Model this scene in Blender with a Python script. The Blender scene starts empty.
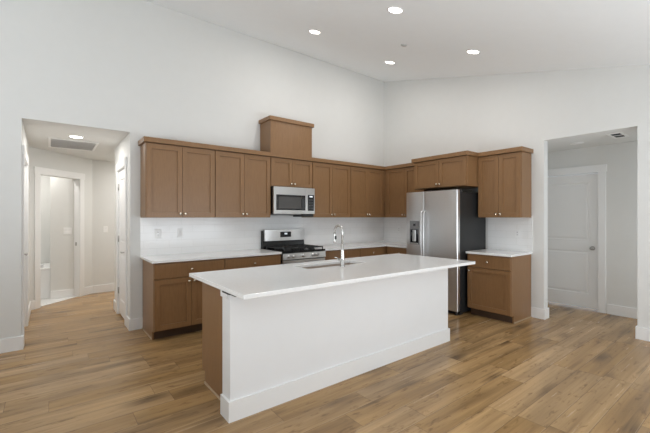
import bpy, bmesh, math, random
from mathutils import Vector, Matrix

random.seed(7)
SC = bpy.context.scene
COL = SC.collection
PI = math.pi

# ------------------------------------------------------------------ camera
cd = bpy.data.cameras.new('camera')
cam = bpy.data.objects.new('camera', cd)
COL.objects.link(cam)
cam.location = (-5.363, -4.9487, 1.4064)
cam.rotation_euler = (PI / 2, 0, -0.6607)
cd.sensor_width = 36.0
cd.lens = 354.58 / 650 * 36.0
cd.shift_y = 0.0006
cd.clip_start = 0.05
SC.camera = cam

# ------------------------------------------------------------------ world
wd = bpy.data.worlds.new('sky')
SC.world = wd
wd.use_nodes = True
bg = wd.node_tree.nodes['Background']
bg.inputs[0].default_value = (0.80, 0.90, 1.0, 1)
bg.inputs[1].default_value = 1.0


# ------------------------------------------------------------------ added fill lamps near the unseen windows, standing in for daylight
def area(name, loc, rot, sx, sy, power, color):
    l = bpy.data.lights.new(name, 'AREA')
    l.shape = 'RECTANGLE'
    l.size, l.size_y = sx, sy
    l.energy = power
    l.color = color
    o = bpy.data.objects.new(name, l)
    o.location = loc
    o.rotation_euler = rot
    COL.objects.link(o)
    return o


area('rear_fill', (-2.5, -6.35, 0.85), (PI / 2 + 0.7, 0, 0), 3.3, 1.3, 125, (0.875, 0.94, 1.0))  # added lamp inside the room, aimed up to brighten the ceiling
area('side_fill', (-7.6, -3.6, 1.2), (PI / 2 + 1.1, 0, -PI / 2), 3.0, 1.0, 130, (0.875, 0.94, 1.0))  # added lamp well in from the left wall, aimed up as ceiling fill
area('entry_fill', (0.6, -5.02, 1.2), (PI / 2, 0, 0), 0.6, 1.6, 13, (0.90, 0.96, 1.0))  # added lamp to brighten the entry walls

SC.view_settings.view_transform = 'Standard'
SC.view_settings.look = 'None'
SC.view_settings.exposure = -0.27
SC.view_settings.gamma = 1.0
SC.view_settings.use_curve_mapping = False
SC.cycles.max_bounces = 14
SC.cycles.diffuse_bounces = 10
SC.cycles.glossy_bounces = 5
SC.cycles.caustics_reflective = False
SC.cycles.caustics_refractive = False
SC.cycles.sample_clamp_indirect = 6.0


# ------------------------------------------------------------------ materials
class NT:
    def __init__(s, name):
        s.m = bpy.data.materials.new(name)
        s.m.use_nodes = True
        s.t = s.m.node_tree
        s.b = s.t.nodes['Principled BSDF']

    def n(s, kind, **kw):
        x = s.t.nodes.new(kind)
        for k, v in kw.items():
            setattr(x, k, v)
        return x

    def l(s, a, b):
        s.t.links.new(a, b)

    def math(s, op, a, b=None, c=None):
        x = s.n('ShaderNodeMath', operation=op)
        for i, v in enumerate((a, b, c)):
            if v is None:
                continue
            if isinstance(v, (int, float)):
                x.inputs[i].default_value = v
            else:
                s.l(v, x.inputs[i])
        return x.outputs[0]

    def ramp(s, fac, stops, interp='LINEAR'):
        r = s.n('ShaderNodeValToRGB')
        r.color_ramp.interpolation = interp
        e = r.color_ramp.elements
        while len(e) < len(stops):
            e.new(0.5)
        for i, (p, c) in enumerate(stops):
            e[i].position = p
            e[i].color = (*c, 1)
        s.l(fac, r.inputs[0])
        return r.outputs[0]

    def mix(s, fac, a, b, mode='MIX'):
        x = s.n('ShaderNodeMix', data_type='RGBA', blend_type=mode)
        for sock, v in ((x.inputs[0], fac), (x.inputs[6], a), (x.inputs[7], b)):
            if isinstance(v, (int, float)):
                sock.default_value = v
            elif isinstance(v, tuple):
                sock.default_value = (*v, 1)
            else:
                s.l(v, sock)
        return x.outputs[2]

    def bump(s, h, strength=0.2, dist=0.002):
        x = s.n('ShaderNodeBump')
        x.inputs['Strength'].default_value = strength
        x.inputs['Distance'].default_value = dist
        s.l(h, x.inputs['Height'])
        s.l(x.outputs[0], s.b.inputs['Normal'])

    def objvec(s, scale=(1, 1, 1), shift_by_object=False):
        tc = s.n('ShaderNodeTexCoord')
        mp = s.n('ShaderNodeMapping')
        mp.inputs['Scale'].default_value = scale
        s.l(tc.outputs['Object'], mp.inputs['Vector'])
        if shift_by_object:
            oi = s.n('ShaderNodeObjectInfo')
            cx = s.n('ShaderNodeCombineXYZ')
            v = s.math('MULTIPLY', oi.outputs['Random'], 20.0)
            s.l(v, cx.inputs[0]); s.l(v, cx.inputs[1]); s.l(v, cx.inputs[2])
            s.l(cx.outputs[0], mp.inputs['Location'])
        return mp.outputs[0]

    def noise(s, vec, scale=5.0, detail=4.0, rough=0.55):
        x = s.n('ShaderNodeTexNoise')
        x.inputs['Scale'].default_value = scale
        x.inputs['Detail'].default_value = detail
        x.inputs['Roughness'].default_value = rough
        s.l(vec, x.inputs['Vector'])
        return x.outputs['Fac']


def plain(name, col, rough=0.5, metal=0.0, spec=0.5, var=0.03, scale=8.0, bump=0.0):
    k = NT(name)
    v = k.objvec()
    f = k.noise(v, scale, 3.0)
    lo = tuple(c * (1 - var) for c in col)
    hi = tuple(min(1, c * (1 + var)) for c in col)
    k.l(k.ramp(f, [(0.3, lo), (0.7, hi)]), k.b.inputs['Base Color'])
    k.b.inputs['Roughness'].default_value = rough
    k.b.inputs['Metallic'].default_value = metal
    k.b.inputs['Specular IOR Level'].default_value = spec
    if bump:
        k.bump(k.noise(v, 260.0, 2.0), bump, 0.001)
    return k.m


def emitter(name, col, strength):
    k = NT(name)
    k.b.inputs['Base Color'].default_value = (0.9, 0.9, 0.9, 1)
    k.b.inputs['Emission Color'].default_value = (*col, 1)
    k.b.inputs['Emission Strength'].default_value = strength
    return k.m


def cabinet_wood(name):
    k = NT(name)
    v = k.objvec((9.0, 9.0, 0.9), True)
    g = k.noise(v, 9.0, 6.0, 0.65)
    v2 = k.objvec((1.2, 1.2, 0.35), True)
    b = k.noise(v2, 2.2, 3.0)
    c = k.ramp(g, [(0.25, (0.204, 0.108, 0.047)), (0.55, (0.250, 0.135, 0.060)), (0.8, (0.282, 0.156, 0.072))])
    c2 = k.mix(k.math('MULTIPLY', b, 0.35), c, (0.236, 0.132, 0.062))
    k.l(c2, k.b.inputs['Base Color'])
    k.b.inputs['Roughness'].default_value = 0.34
    k.b.inputs['Specular IOR Level'].default_value = 0.42
    k.bump(g, 0.05, 0.001)
    return k.m


def plank_floor(name):
    k = NT(name)
    tc = k.n('ShaderNodeTexCoord')
    sp = k.n('ShaderNodeSeparateXYZ')
    k.l(tc.outputs['Object'], sp.inputs[0])
    PW, PL = 0.19, 1.22
    x, y = sp.outputs[0], sp.outputs[1]
    yr = k.math('DIVIDE', y, PW)
    row = k.math('FLOOR', yr)
    wr = k.n('ShaderNodeTexWhiteNoise', noise_dimensions='1D')
    k.l(row, wr.inputs['W'])
    xr = k.math('ADD', k.math('DIVIDE', x, PL), k.math('MULTIPLY', wr.outputs['Value'], 7.31))
    colm = k.math('FLOOR', xr)
    cb = k.n('ShaderNodeCombineXYZ')
    k.l(row, cb.inputs[0]); k.l(colm, cb.inputs[1])
    wn = k.n('ShaderNodeTexWhiteNoise', noise_dimensions='3D')
    k.l(cb.outputs[0], wn.inputs['Vector'])
    rnd = wn.outputs['Value']
    # grain, a different cut on every plank
    def cut(sx, sy, k1, k2, scale, detail, rough, dist=0.0):
        gv = k.n('ShaderNodeCombineXYZ')
        k.l(k.math('ADD', k.math('MULTIPLY', x, sx), k.math('MULTIPLY', rnd, k1)), gv.inputs[0])
        k.l(k.math('MULTIPLY', y, sy), gv.inputs[1])
        k.l(k.math('MULTIPLY', rnd, k2), gv.inputs[2])
        t = k.n('ShaderNodeTexNoise')
        t.inputs['Scale'].default_value = scale
        t.inputs['Detail'].default_value = detail
        t.inputs['Roughness'].default_value = rough
        t.inputs['Distortion'].default_value = dist
        k.l(gv.outputs[0], t.inputs['Vector'])
        return t.outputs['Fac']
    grain = cut(0.5, 16.0, 53.0, 37.0, 3.0, 5.0, 0.6)
    cloud = cut(0.45, 4.6, 91.0, 11.0, 1.7, 2.5, 0.5, 0.5)
    speck = cut(2.4, 9.0, 29.0, 71.0, 3.0, 3.0, 0.6, 0.4)
    # knots
    kv = k.n('ShaderNodeCombineXYZ')
    k.l(k.math('ADD', k.math('MULTIPLY', x, 1.1), k.math('MULTIPLY', rnd, 17.0)), kv.inputs[0])
    k.l(k.math('ADD', k.math('MULTIPLY', y, 3.4), k.math('MULTIPLY', grain, 0.5)), kv.inputs[1])
    k.l(k.math('MULTIPLY', rnd, 5.0), kv.inputs[2])
    vo = k.n('ShaderNodeTexVoronoi', feature='F1')
    vo.inputs['Scale'].default_value = 1.1
    k.l(kv.outputs[0], vo.inputs['Vector'])
    knot = k.math('SUBTRACT', 1.0, k.math('MULTIPLY', vo.outputs['Distance'], 3.4))
    knot = k.math('MAXIMUM', knot, 0.0)
    base = k.ramp(rnd, [(0.0, (0.325, 0.198, 0.084)), (0.3, (0.368, 0.230, 0.106)), (0.55, (0.398, 0.254, 0.122)),
                        (0.8, (0.352, 0.226, 0.110)), (1.0, (0.440, 0.290, 0.150))])
    gcol = k.ramp(grain, [(0.28, (0.78, 0.76, 0.75)), (0.48, (0.98, 0.98, 0.98)), (0.75, (1.10, 1.10, 1.09))])
    c = k.mix(0.9, base, gcol, 'MULTIPLY')
    ccol = k.ramp(cloud, [(0.26, (0.54, 0.52, 0.51)), (0.42, (0.84, 0.83, 0.83)), (0.52, (1.0, 1.0, 1.0)), (0.66, (1.24, 1.24, 1.23))])
    c = k.mix(1.0, c, ccol, 'MULTIPLY')
    scol = k.ramp(speck, [(0.26, (0.50, 0.46, 0.43)), (0.43, (1.0, 1.0, 1.0))])
    c = k.mix(0.9, c, scol, 'MULTIPLY')
    c = k.mix(k.math('MULTIPLY', knot, 0.9), c, (0.085, 0.052, 0.028))
    # seams
    fy = k.math('SUBTRACT', yr, row)
    ey = k.math('MULTIPLY', k.math('MINIMUM', fy, k.math('SUBTRACT', 1.0, fy)), PW)
    fx = k.math('SUBTRACT', xr, colm)
    ex = k.math('MULTIPLY', k.math('MINIMUM', fx, k.math('SUBTRACT', 1.0, fx)), PL)
    e = k.math('MINIMUM', ex, ey)
    seam = k.math('LESS_THAN', e, 0.0016)
    lip = k.math('MULTIPLY', k.math('LESS_THAN', k.math('MULTIPLY', fy, PW), 0.007), k.math('GREATER_THAN', cloud, 0.5))
    c = k.mix(k.math('MULTIPLY', lip, 0.30), c, (0.52, 0.38, 0.23))
    c = k.mix(k.math('MULTIPLY', seam, 0.6), c, (0.075, 0.048, 0.030))
    k.l(c, k.b.inputs['Base Color'])
    k.l(k.math('ADD', k.math('MULTIPLY', grain, 0.14), 0.18), k.b.inputs['Roughness'])
    k.b.inputs['Specular IOR Level'].default_value = 0.3
    h = k.math('SUBTRACT', k.math('MULTIPLY', grain, 0.4), seam)
    k.bump(h, 0.12, 0.001)
    return k.m


def tile(name, ax, bw, rh, c1, c2, mortar, msize, rough, offset=0.5):
    k = NT(name)
    tc = k.n('ShaderNodeTexCoord')
    sp = k.n('ShaderNodeSeparateXYZ')
    k.l(tc.outputs['Object'], sp.inputs[0])
    cb = k.n('ShaderNodeCombineXYZ')
    k.l(sp.outputs[ax[0]], cb.inputs[0]); k.l(sp.outputs[ax[1]], cb.inputs[1])
    br = k.n('ShaderNodeTexBrick', offset=offset)
    br.inputs['Color1'].default_value = (*c1, 1)
    br.inputs['Color2'].default_value = (*c2, 1)
    br.inputs['Mortar'].default_value = (*mortar, 1)
    br.inputs['Scale'].default_value = 1.0
    br.inputs['Mortar Size'].default_value = msize
    br.inputs['Mortar Smooth'].default_value = 0.1
    br.inputs['Brick Width'].default_value = bw
    br.inputs['Row Height'].default_value = rh
    k.l(cb.outputs[0], br.inputs['Vector'])
    k.l(br.outputs['Color'], k.b.inputs['Base Color'])
    k.b.inputs['Roughness'].default_value = rough
    k.bump(k.math('SUBTRACT', 1.0, br.outputs['Fac']), 0.25, 0.001)
    return k.m


def quartz(name):
    k = NT(name)
    v = k.objvec()
    f = k.noise(v, 60.0, 4.0)
    g = k.noise(v, 1.6, 5.0)
    c = k.ramp(f, [(0.35, (0.82, 0.82, 0.815)), (0.6, (0.86, 0.86, 0.855))])
    c = k.mix(k.math('MULTIPLY', k.math('GREATER_THAN', g, 0.62), 0.10), c, (0.72, 0.72, 0.72))
    k.l(c, k.b.inputs['Base Color'])
    k.b.inputs['Roughness'].default_value = 0.13
    return k.m


def brushed(name, col, rough, stretch):
    k = NT(name)
    v = k.objvec(stretch)
    f = k.noise(v, 30.0, 3.0)
    k.l(k.ramp(f, [(0.3, tuple(c * 0.94 for c in col)), (0.7, tuple(min(1, c * 1.05) for c in col))]), k.b.inputs['Base Color'])
    k.l(k.math('ADD', k.math('MULTIPLY', f, 0.08), rough), k.b.inputs['Roughness'])
    k.b.inputs['Metallic'].default_value = 1.0
    return k.m


M = dict(
    wall=plain('wall_paint', (0.70, 0.70, 0.683), 0.75, spec=0.25, var=0.008, bump=0.03),
    ceil=plain('ceiling_paint', (0.90, 0.92, 0.93), 0.85, spec=0.2, var=0.006, bump=0.04),
    trim=plain('white_trim_paint', (0.80, 0.80, 0.795), 0.38, spec=0.5, var=0.006),
    knee=plain('white_panel_paint', (0.77, 0.775, 0.78), 0.5, spec=0.4, var=0.006),
    wood=cabinet_wood('brown_stained_wood'),
    shoe=plain('tan_shoe_wood', (0.42, 0.31, 0.20), 0.5, var=0.1, scale=30),
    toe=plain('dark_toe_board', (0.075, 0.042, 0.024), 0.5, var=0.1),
    floor=plank_floor('vinyl_plank'),
    tilea=tile('white_wall_tile_long', (0, 2), 0.305, 0.1, (0.85, 0.85, 0.845), (0.83, 0.83, 0.825), (0.77, 0.77, 0.76), 0.0024, 0.16),
    tileb=tile('white_wall_tile_side', (1, 2), 0.305, 0.1, (0.85, 0.85, 0.845), (0.83, 0.83, 0.825), (0.77, 0.77, 0.76), 0.0024, 0.16),
    bathtile=tile('white_floor_tile', (0, 1), 0.6, 0.3, (0.72, 0.715, 0.70), (0.69, 0.685, 0.67), (0.52, 0.51, 0.49), 0.004, 0.3),
    quartz=quartz('white_quartz'),
    steel=brushed('brushed_steel', (0.70, 0.70, 0.695), 0.28, (1, 1, 40)),
    steelh=brushed('brushed_steel_across', (0.60, 0.595, 0.585), 0.26, (1, 40, 40)),
    sinksteel=plain('taupe_sink_steel', (0.50, 0.42, 0.355), 0.4, 0.15),
    nickel=plain('satin_nickel', (0.56, 0.55, 0.53), 0.25, 1.0, var=0.03),
    brass=plain('warm_nickel_knob', (0.78, 0.70, 0.58), 0.22, 1.0, var=0.03),
    hinge=plain('grey_hinge_metal', (0.42, 0.41, 0.39), 0.35, 1.0, var=0.03),
    blk=plain('black_enamel', (0.006, 0.006, 0.0065), 0.18, spec=0.35, var=0.1),
    blkglass=plain('black_glass', (0.008, 0.008, 0.009), 0.06, var=0.1),
    iron=plain('cast_iron', (0.015, 0.015, 0.015), 0.55, var=0.15, scale=60),
    char=plain('charcoal_cabinet_side', (0.020, 0.0205, 0.021), 0.45, spec=0.35, var=0.05, bump=0.05),
    mwglass=plain('reflection_grey_window', (0.07, 0.067, 0.064), 0.12, var=0.06),  # black glass with its reflections put into the base grey
    rubber=plain('dark_plastic', (0.02, 0.02, 0.02), 0.5, var=0.05),
    sock=plain('pale_grey_socket', (0.5, 0.5, 0.49), 0.4, var=0.02),
    btn=plain('dark_grey_buttons', (0.06, 0.06, 0.062), 0.4, var=0.05),
    greyp=plain('grey_plastic', (0.20, 0.20, 0.205), 0.35, var=0.04),
    whitep=plain('white_plastic', (0.82, 0.82, 0.81), 0.3, var=0.01),
    ledoff=plain('frosted_lens', (0.82, 0.82, 0.82), 0.4, var=0.01),
    led=emitter('led_lens', (1.0, 0.96, 0.90), 14.0),
    disp=emitter('clock_display', (0.75, 0.9, 1.0), 0.5),
    acryl=plain('white_acrylic', (0.85, 0.85, 0.85), 0.15, var=0.01),
    dark=plain('dark_void', (0.01, 0.01, 0.01), 0.9, var=0.1),
    filt=plain('vent_filter_grey', (0.10, 0.098, 0.095), 0.8, var=0.05),
)


# ------------------------------------------------------------------ mesh helpers
def bx(bm, x0, x1, y0, y1, z0, z1, bev=0.0, seg=1):
    x0, x1 = min(x0, x1), max(x0, x1)
    y0, y1 = min(y0, y1), max(y0, y1)
    z0, z1 = min(z0, z1), max(z0, z1)
    v = [bm.verts.new(p) for p in ((x0, y0, z0), (x1, y0, z0), (x1, y1, z0), (x0, y1, z0),
                                   (x0, y0, z1), (x1, y0, z1), (x1, y1, z1), (x0, y1, z1))]
    fs = [bm.faces.new([v[i] for i in q]) for q in ((3, 2, 1, 0), (4, 5, 6, 7), (0, 1, 5, 4), (1, 2, 6, 5), (2, 3, 7, 6), (3, 0, 4, 7))]
    if bev > 0:
        es = list({e for f in fs for e in f.edges})
        bmesh.ops.bevel(bm, geom=es, offset=bev, segments=seg, profile=0.5, affect='EDGES', clamp_overlap=True)
    return v


def prism(bm, poly, axis, a, b):
    """poly of 2-D points extruded along axis from a to b"""
    def P(p, t):
        if axis == 'x':
            return (t, p[0], p[1])
        if axis == 'y':
            return (p[0], t, p[1])
        return (p[0], p[1], t)
    va = [bm.verts.new(P(p, a)) for p in poly]
    vb = [bm.verts.new(P(p, b)) for p in poly]
    n = len(poly)
    fs = [bm.faces.new(va), bm.faces.new(vb[::-1])]
    for i in range(n):
        j = (i + 1) % n
        fs.append(bm.faces.new((va[j], va[i], vb[i], vb[j])))
    bmesh.ops.recalc_face_normals(bm, faces=fs)


def lathe(bm, prof, mat, seg=20, cap=True):
    """prof of (radius, height) turned about z, then moved by matrix"""
    rings = []
    for r, h in prof:
        rings.append([bm.verts.new(mat @ Vector((r * math.cos(2 * PI * i / seg), r * math.sin(2 * PI * i / seg), h))) for i in range(seg)])
    fs = []
    for a, b in zip(rings, rings[1:]):
        for i in range(seg):
            j = (i + 1) % seg
            fs.append(bm.faces.new((a[i], a[j], b[j], b[i])))
    if cap:
        fs.append(bm.faces.new(rings[0][::-1]))
        fs.append(bm.faces.new(rings[-1]))
    for f in fs:
        f.smooth = True
    bmesh.ops.recalc_face_normals(bm, faces=fs)


def tube(bm, pts, rad, seg=12):
    pts = [Vector(p) for p in pts]
    rs = rad if isinstance(rad, (list, tuple)) else [rad] * len(pts)
    rings = []
    up = None
    for i, p in enumerate(pts):
        d = (pts[min(i + 1, len(pts) - 1)] - pts[max(i - 1, 0)]).normalized()
        if up is None:
            up = Vector((0, 0, 1)) if abs(d.z) < 0.9 else Vector((1, 0, 0))
        s = d.cross(up).normalized()
        up = s.cross(d).normalized()
        rings.append([bm.verts.new(p + (s * math.cos(2 * PI * k / seg) + up * math.sin(2 * PI * k / seg)) * rs[i]) for k in range(seg)])
    fs = []
    for a, b in zip(rings, rings[1:]):
        for i in range(seg):
            j = (i + 1) % seg
            fs.append(bm.faces.new((a[i], a[j], b[j], b[i])))
    for f in fs:
        f.smooth = True
    fs += [bm.faces.new(rings[0][::-1]), bm.faces.new(rings[-1])]
    bmesh.ops.recalc_face_normals(bm, faces=fs)


def slab(bm, x0, x1, z0, z1, yf, t, panels, steps, bev=0.0012):
    """door or drawer front facing -y: panels = (x0, x1, z0, z1), each inset by steps of (inset, depth)"""
    xs = sorted({x0, x1, *[p[0] for p in panels], *[p[1] for p in panels]})
    zs = sorted({z0, z1, *[p[2] for p in panels], *[p[3] for p in panels]})
    vv = {(i, j): bm.verts.new((x, yf, z)) for i, x in enumerate(xs) for j, z in enumerate(zs)}
    pf = {}
    allf = []
    for i in range(len(xs) - 1):
        for j in range(len(zs) - 1):
            f = bm.faces.new((vv[i, j], vv[i + 1, j], vv[i + 1, j + 1], vv[i, j + 1]))
            allf.append(f)
            cx, cz = (xs[i] + xs[i + 1]) / 2, (zs[j] + zs[j + 1]) / 2
            for k, p in enumerate(panels):
                if p[0] < cx < p[1] and p[2] < cz < p[3]:
                    pf.setdefault(k, []).append(f)
    bnd = [e for e in {e for f in allf for e in f.edges} if len(e.link_faces) == 1]
    r = bmesh.ops.extrude_edge_only(bm, edges=bnd)
    ev = [g for g in r['geom'] if isinstance(g, bmesh.types.BMVert)]
    bmesh.ops.translate(bm, verts=ev, vec=(0, t, 0))
    ee = [g for g in r['geom'] if isinstance(g, bmesh.types.BMEdge)]
    bmesh.ops.edgeloop_fill(bm, edges=[e for e in ee if all(v in ev for v in e.verts)])
    for k, fs in pf.items():
        for ins, dep in steps:
            bmesh.ops.inset_region(bm, faces=fs, thickness=ins, depth=0.0, use_even_offset=True)
            vs = {v for f in fs for v in f.verts}
            for v in vs:
                v.co.y += dep
    bmesh.ops.recalc_face_normals(bm, faces=bm.faces[:])


def obj(name, bm, mat, parent=None, label=None):
    me = bpy.data.meshes.new(name)
    bm.to_mesh(me)
    bm.free()
    me.materials.append(M[mat] if isinstance(mat, str) else mat)
    o = bpy.data.objects.new(name, me)
    COL.objects.link(o)
    if parent is not None:
        o.parent = parent
    if label:
        o['label'] = label
    return o


def tag(o, label, cat, group=None):
    o['label'] = label
    o['category'] = cat
    if group:
        o['group'] = group
    return o


def thing(name, label, cat, loc=(0, 0, 0), rz=0.0, group=None):
    o = bpy.data.objects.new(name, None)
    o.empty_display_size = 0.1
    COL.objects.link(o)
    o.location = loc
    o.rotation_euler = (0, 0, rz)
    return tag(o, label, cat, group)


def struct(name, bm, mat, parent=None):
    o = obj(name, bm, mat, parent)
    if parent is None:
        o['kind'] = 'structure'
    return o


def B():
    return bmesh.new()


def boxobj(name, mat, parent, x0, x1, y0, y1, z0, z1, bev=0.0, seg=1, label=None):
    b = B()
    bx(b, x0, x1, y0, y1, z0, z1, bev, seg)
    return obj(name, b, mat, parent, label)


W2 = -PI / 2          # turn for things on the side wall: local x runs towards the camera, local -y into the room
HX0, HX1, HZ = -5.597, -4.573, 2.457   # hall opening
EY0, EY1 = -3.93, -2.949               # entry opening
XL, YB = -8.2, -6.8                    # far ends of the room behind the camera


def cz(y):
    return 4.15 + 0.2526 * y


# ------------------------------------------------------------------ room shell
b = B(); bx(b, XL - 0.3, 1.3, YB - 0.3, 3.9, -0.12, 0.0)
struct('floor', b, 'floor')

b = B()
prism(b, [(0.15, cz(0.15)), (YB - 0.2, cz(YB - 0.2)), (YB - 0.2, cz(YB - 0.2) + 0.15), (0.15, cz(0.15) + 0.15)], 'x', XL - 0.2, 0.2)
struct('ceiling', b, 'ceil')

b = B()   # the long kitchen wall with the hall opening
prism(b, [(XL - 0.1, 0), (HX0, 0), (HX0, HZ), (HX1, HZ), (HX1, 0), (0.125, 0), (0.125, 4.2), (XL - 0.1, 4.2)], 'y', 0.0, 0.12)
struct('wall_kitchen', b, 'wall')
b = B()   # the side wall with the entry opening
prism(b, [(0, 0), (EY1, 0), (EY1, HZ), (EY0, HZ), (EY0, 0), (YB - 0.1, 0), (YB - 0.1, cz(YB - 0.1) + 0.05), (0, cz(0) + 0.05)], 'x', 0.0, 0.125)
struct('wall_right', b, 'wall')
b = B()   # behind the camera: added, unseen sliding glass door
prism(b, [(XL - 0.1, 0), (-4.2, 0), (-4.2, 2.1), (-0.8, 2.1), (-0.8, 0), (0.0, 0), (0.0, 2.5), (XL - 0.1, 2.5)], 'y', YB - 0.12, YB)
struct('wall_rear', b, 'wall')
b = B()
prism(b, [(0.0, 0.0), (-2.05, 0.0), (-2.05, 4.1), (0.0, 4.2)], 'x', XL - 0.12, XL)
prism(b, [(-2.05, 0.0), (-5.15, 0.0), (-5.15, 0.55), (-2.05, 0.55)], 'x', XL - 0.12, XL)
prism(b, [(-2.05, 2.35), (-5.15, 2.35), (-5.15, cz(-5.15) + .05), (-2.05, cz(-2.05) + .05)], 'x', XL - 0.12, XL)
prism(b, [(-5.15, 0.0), (YB, 0.0), (YB, cz(YB) + .05), (-5.15, cz(-5.15) + .05)], 'x', XL - 0.12, XL)
struct('wall_left', b, 'wall')


def window_frame(name, ax, a0, a1, z0, z1, at, mull):
    b = B()
    f = 0.06
    segs = [(a0, a0 + f, z0, z1), (a1 - f, a1, z0, z1), (a0, a1, z0, z0 + f), (a0, a1, z1 - f, z1)]
    for m in mull:
        segs.append((m - f / 2, m + f / 2, z0, z1))
    for s0, s1, q0, q1 in segs:
        if ax == 'x':
            bx(b, s0, s1, at - 0.03, at + 0.03, q0, q1)
        else:
            bx(b, at - 0.03, at + 0.03, s0, s1, q0, q1)
    o = struct(name, b, 'trim')
    b = B()
    if ax == 'x':
        bx(b, a0, a1, at - 0.004, at + 0.004, z0, z1)
    else:
        bx(b, at - 0.004, at + 0.004, a0, a1, z0, z1)
    g = NT('window_glass')
    g.b.inputs['Transmission Weight'].default_value = 1.0
    g.b.inputs['Roughness'].default_value = 0.0
    struct('pane', b, g.m, o)


window_frame('added_window_1', 'x', -4.2, -0.8, 0.0, 2.1, YB - 0.07, (-2.5,))  # added window behind the camera, put in as a daylight source
window_frame('added_window_2', 'y', -5.15, -2.05, 0.55, 2.35, XL - 0.07, (-3.6,))  # added window in the unseen left wall, put in for daylight

window_frame('added_window_3', 'x', 0.25, 0.95, 0.0, 2.05, -5.15, ())  # added glass opening, made up to go with the entry fill lamp

# hall
b = B(); bx(b, HX0 - 1.7, -2.9, 0.12, 3.8, HZ, HZ + 0.08)
struct('ceiling_hall', b, 'wall')
LD0, LD1 = 0.13, 1.0     # door in the hall's left wall
b = B()
prism(b, [(0.12, 0), (LD0, 0), (LD0, 2.07), (LD1, 2.07), (LD1, 0), (1.983, 0), (1.983, HZ), (0.12, HZ)], 'x', HX0 - 0.12, HX0)
struct('wall_hall_left', b, 'wall')
RD0, RD1 = 0.31, 0.95    # closet door in the hall's right wall
b = B()
prism(b, [(0.12, 0), (RD0, 0), (RD0, 2.07), (RD1, 2.07), (RD1, 0), (1.32, 0), (1.32, HZ), (0.12, HZ)], 'x', HX1, HX1 + 0.12)
bx(b, HX1 + 0.12, -2.9, 1.2, 1.32, 0, HZ)
struct('wall_hall_right', b, 'wall')
b = B(); bx(b, -4.80, -2.9, 2.84, 2.96, 0, HZ); bx(b, -3.0, -2.9, 1.32, 2.84, 0, HZ)
struct('wall_hall_back', b, 'wall')


def angled(t, n, z):
    """along the slanted hall wall: t from its near left end, n out of the hall into the bathroom"""
    q = math.sqrt(0.5)
    return (-5.597 + q * t - q * n, 1.983 + q * t + q * n, z)


AW = Matrix.Translation((-5.597, 1.983, 0)) @ Matrix.Rotation(PI / 4, 4, 'Z')   # local x = t, local y = n


def angled_box(b, t0, t1, n0, n1, z0, z1, bev=0.0):
    c = B()
    bx(c, t0, t1, n0, n1, z0, z1, bev)
    c.transform(AW)
    me = bpy.data.meshes.new('tmp'); c.to_mesh(me); c.free()
    b.from_mesh(me); bpy.data.meshes.remove(me)


BD0, BD1 = 0.163, 0.92
b = B()
angled_box(b, 0, BD0, 0, 0.12, 0, HZ)
angled_box(b, BD1, 1.22, 0, 0.12, 0, HZ)
angled_box(b, BD0, BD1, 0, 0.12, 2.07, HZ)
struct('wall_hall_slanted', b, 'wall')

# bathroom behind the slanted wall
b = B()
prism(b, [(-5.68, 1.985), (-4.80, 2.865), (-4.80, 3.7), (-7.2, 3.7), (-7.2, 1.985)], 'z', 0.0, 0.006)
struct('floor_bathroom', b, 'bathtile')
b = B()
prism(b, [(-5.35, 2.69), (-5.03, 2.69), (-4.82, 2.90), (-4.82, 3.6), (-5.35, 3.6)], 'z', 0.0, HZ)
struct('wall_bathroom_right', b, 'wall')
b = B(); bx(b, -7.3, -5.35, 3.55, 3.65, 0, HZ); bx(b, -7.3, -7.2, 1.9, 3.6, 0, HZ); bx(b, -7.3, -5.717, 1.88, 1.983, 0, HZ)
struct('wall_bathroom_back', b, 'wall')
b = B(); bx(b, -5.352, -5.02, 2.676, 2.69, 0.006, 0.14, 0.003)
struct('baseboard_bathroom', b, 'trim')

# entry beyond the side wall
b = B(); bx(b, 0.125, 1.2, -5.2, -2.2, HZ, HZ + 0.08)
struct('ceiling_entry', b, 'wall')
ED0, ED1 = -3.288, -2.44
b = B()
prism(b, [(-5.2, 0), (ED0, 0), (ED0, 2.07), (ED1, 2.07), (ED1, 0), (-2.2, 0), (-2.2, HZ), (-5.2, HZ)], 'x', 1.05, 1.17)
struct('wall_entry_back', b, 'wall')
b = B(); bx(b, 0.125, 1.05, -2.3, -2.2, 0, HZ)
struct('wall_entry_left', b, 'wall')
b = B()
prism(b, [(0.125, 0), (0.125, HZ), (1.05, HZ), (1.05, 0), (0.95, 0), (0.95, 2.05), (0.25, 2.05), (0.25, 0)], 'y', -5.2, -5.1)
struct('wall_entry_right', b, 'wall')

# ------------------------------------------------------------------ baseboards
BH, BT = 0.14, 0.015


def bboard(name, *boxes):
    b = B()
    for q in boxes:
        bx(b, *q, 0, BH)
    struct(name, b, 'trim')


bboard('baseboard_kitchen', (XL, HX0 + BT, -BT, 0), (HX0, HX0 + BT, 0, 0.036))
bboard('baseboard_pillar', (HX1 - BT, -4.435, -BT, 0), (HX1 - BT, HX1, 0, 0.205))
bboard('baseboard_right', (-BT, 0, EY1, -2.79), (-BT, 0.125 + BT, EY1 - BT, EY1))
bboard('baseboard_front', (-BT, 0, YB, EY0), (-BT, 0.125 + BT, EY0, EY0 + BT))
bboard('baseboard_hall_right', (HX1 - BT, HX1, RD1 + 0.10, 1.32 + BT), (HX1 - BT, -3.0, 1.32, 1.32 + BT))
bboard('baseboard_hall_back', (-4.74, -3.0, 2.84 - BT, 2.84))
bboard('baseboard_hall_left', (HX0, HX0 + BT, LD1 + 0.09, 1.985))
b = B(); angled_box(b, 0.0, BD0 - 0.09, -BT, 0, 0, BH, 0.003); angled_box(b, BD1 + 0.09, 1.22, -BT, 0, 0, BH, 0.003)
struct('baseboard_hall_slanted', b, 'trim')
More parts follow.
